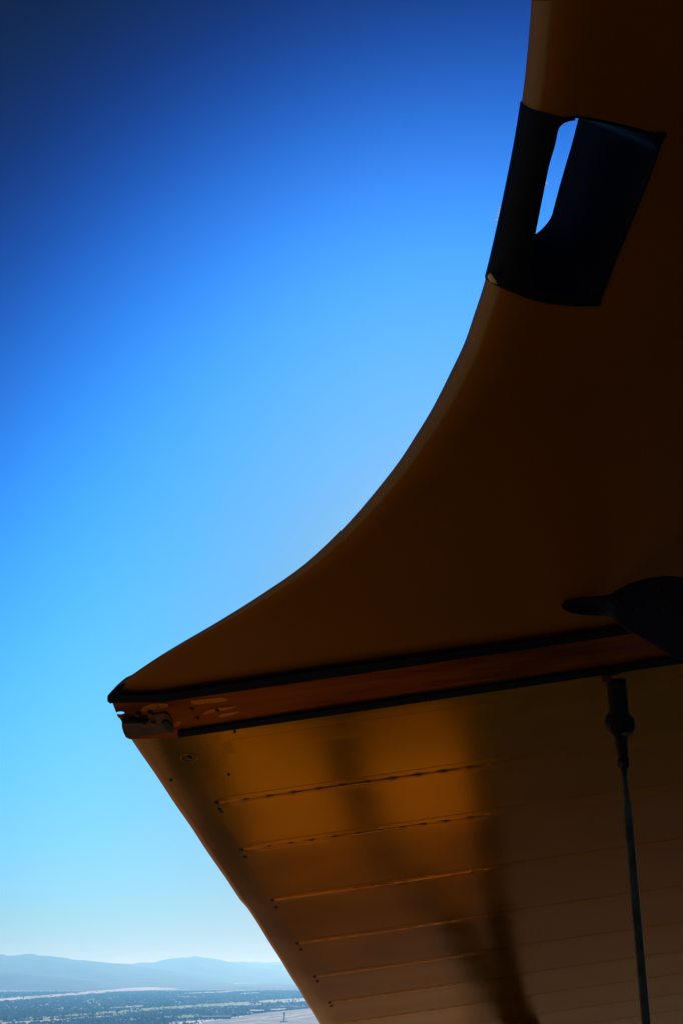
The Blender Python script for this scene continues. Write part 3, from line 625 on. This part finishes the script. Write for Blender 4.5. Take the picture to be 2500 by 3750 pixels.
# parked aircraft as white specks on the apron
k0 = None
for i, (px, py) in enumerate(((1086, 3720), (1118, 3741), (1128, 3738), (1155, 3732), (1163, 3731), (932, 3717), (1098, 3745))):
    gx, gy = gnd(px, py)
    if k0 is None:
        k0 = bpy.data.objects.new('parked_aircraft', None); COL.objects.link(k0); body = []
        mesh_obj('fuselage', *bar((-7, 0, 1.8), (8, 0, 1.8), 1.0, 1.1, (0, 0, 1), n=12, steps=[(0, .15), (.25, .7), (.5, 1), (.85, .9), (1, .2)]), BM['white'], k0, True)
        bm = bmesh.new(); box(bm, -1, 1.4, -8, 8, 1.3, 1.55); bm_obj('wing', bm, BM['white'], k0)
        bm = bmesh.new(); box(bm, -7, -5.6, -.12, .12, 2.2, 4.4); bm_obj('tail_fin', bm, BM['white'], k0); e = k0
    else:
        e = k0.copy(); COL.objects.link(e)
        for c in k0.children:
            d = c.copy(); COL.objects.link(d); d.parent = e
    e.location = (gx, gy, 1.7); e.rotation_euler = (0, 0, .7+i*.9)
    tag(e, 'small white aircraft parked on the airfield, ' + ('alone behind the control tower', 'leftmost of the group at the bottom right', 'middle of the group at the bottom right', 'left one of the pair near the wing edge', 'right one of the pair near the wing edge', 'in front of the white hangar', 'nearest to the bottom edge of the picture')[i], 'aircraft', 'small aircraft parked on the airfield')

# ------------------------------------------------------------ mountains
rock = new_mat('desert_rock', (.16, .12, .1), .95, 0, .1); noisy(rock, (.045, .04, .04), (.11, .09, .08), .0012, 8)
def range_(pts, D, depth, seed, amp=.12, px_step=4):
    cols = []; xs = np.arange(pts[0][0], pts[-1][0]+1, px_step)
    ys_ = np.interp(xs, [p[0] for p in pts], [p[1] for p in pts]); rows = 26; V = []
    for px, py in zip(xs, ys_):
        d = cam2world((px-1250, 1875-py, 2500)); hd = math.hypot(d.x, d.y); hgt = ALT + D*d.z/hd; ux, uy = d.x/hd, d.y/hd; hgt *= 1.0
        for j in range(rows):
            t = j/(rows-1); rr = D - depth*(1-t)
            nz = noise.fractal(Vector((ux*rr/2600, uy*rr/2600, seed)), .9, 2.2, 6); rid = 1-abs(noise.fractal(Vector((ux*rr/1700+9, uy*rr/1700, seed)), .9, 2.1, 5))*1.4
            z = hgt*(t**1.35)*(1 + (amp*nz + amp*1.6*(rid-.6))*(1-t)*1.6) - (1-t)**8*0 + (noise.fractal(Vector((ux*rr/420, uy*rr/420, seed+4)), .8, 2, 4)*12*t)
            V.append((ux*rr, uy*rr, max(z, -.5 if t < .02 else z)))
        V.append((ux*(D+2500), uy*(D+2500), hgt*.55))
    n = rows+1; f = []
    for i in range(len(xs)-1):
        for j in range(n-1): a = i*n+j; f.append([a, a+n, a+n+1, a+1])
    o = mesh_obj('mountain_range', V, f, rock, None, True); tag(o, kind='structure')
range_([(-1500, 3530), (-1100, 3512), (-800, 3503), (-500, 3512), (-200, 3508), (-60, 3502), (0, 3498), (8, 3496), (30, 3501), (60, 3500), (95, 3495), (120, 3495), (145, 3501), (180, 3502), (210, 3506), (250, 3511), (270, 3516), (330, 3519), (400, 3528), (440, 3531), (490, 3538), (560, 3548), (640, 3558), (720, 3570), (780, 3582), (860, 3600)], 27000, 9000, 3.1)
range_([(200, 3590), (300, 3550), (400, 3530), (440, 3530), (470, 3529), (480, 3531), (520, 3527), (570, 3525), (600, 3517), (650, 3509), (680, 3508), (720, 3503), (740, 3507), (770, 3511), (800, 3514), (830, 3522), (860, 3530), (920, 3540), (1000, 3552), (1100, 3566), (1200, 3596)], 34000, 9000, 8.3)
range_([(720, 3585), (780, 3545), (840, 3532), (860, 3526), (885, 3523), (900, 3524), (920, 3530), (960, 3534), (1010, 3535), (1060, 3534), (1300, 3538)], 40000, 6000, 1.7)
range_([(700, 3560), (780, 3532), (850, 3523), (900, 3526), (930, 3523), (980, 3527), (1010, 3524), (1100, 3529), (1300, 3533), (1700, 3522), (2200, 3528), (2900, 3520)], 46000, 6000, 5.5)
range_([(-1500, 3580), (-700, 3566), (-200, 3560), (0, 3567), (80, 3568), (130, 3574), (200, 3580), (260, 3586), (330, 3592), (380, 3602), (430, 3615)], 19000, 3500, 6.2, .3)

# ------------------------------------------------------------ two torn scraps of cloud high above the valley
cl = bpy.data.materials.new('cloud'); cl.use_nodes = True; _t = cl.node_tree; _t.nodes.remove(_t.nodes['Principled BSDF']); _tr = _t.nodes.new('ShaderNodeBsdfTranslucent'); _df = _t.nodes.new('ShaderNodeBsdfDiffuse'); _ad = _t.nodes.new('ShaderNodeAddShader'); _tr.inputs[0].default_value = (.55, .55, .56, 1); _df.inputs[0].default_value = (.4, .4, .41, 1); _t.links.new(_tr.outputs[0], _ad.inputs[0]); _t.links.new(_df.outputs[0], _ad.inputs[1]); _t.links.new(_ad.outputs[0], _t.nodes['Material Output'].inputs[0])
def cloud(px0, spots):
    bm = bmesh.new()
    for px, py, r in spots:
        d = cam2world((px-1250, 1875-py, 2500)).normalized()*6000
        R = r*6000/2500*.72
        res = bmesh.ops.create_icosphere(bm, subdivisions=2, radius=R)['verts']
        for v in res:
            k = 1 + .5*noise.noise(v.co/R*1.7 + Vector((px, py, 0))); v.co = v.co*k + d + Vector((0, 0, ALT))
    o = bm_obj('cloud', bm, cl, None, True); tag(o, kind='structure')
cloud(0, [(1829, 757, 4), (1826, 768, 5), (1827, 778, 5), (1822, 790, 4), (1824, 745, 2.5), (1820, 805, 5), (1826, 800, 5), (1814, 801, 3), (1818, 818, 3.5), (1833, 786, 4), (1832, 770, 4)])
cloud(0, [(1999, 669, 4), (2004, 672, 2.5), (1994, 673, 2.5)])

# ------------------------------------------------------------ haze
hm = bpy.data.materials.new('valley_haze'); hm.use_nodes = True; t = hm.node_tree; t.nodes.clear()
out = t.nodes.new('ShaderNodeOutputMaterial'); pv = t.nodes.new('ShaderNodeVolumePrincipled'); t.links.new(pv.outputs[0], out.inputs['Volume'])
pv.inputs['Color'].default_value = (.19, .58, 1, 1); pv.inputs['Absorption Color'].default_value = (1, 1, 1, 1); pv.inputs['Density'].default_value = 6.6e-5; pv.inputs['Anisotropy'].default_value = .3
bm = bmesh.new(); box(bm, -45000, 45000, -20000, 75000, -1.5, 870)
hz = bm_obj('haze', bm, hm); tag(hz, kind='stuff')
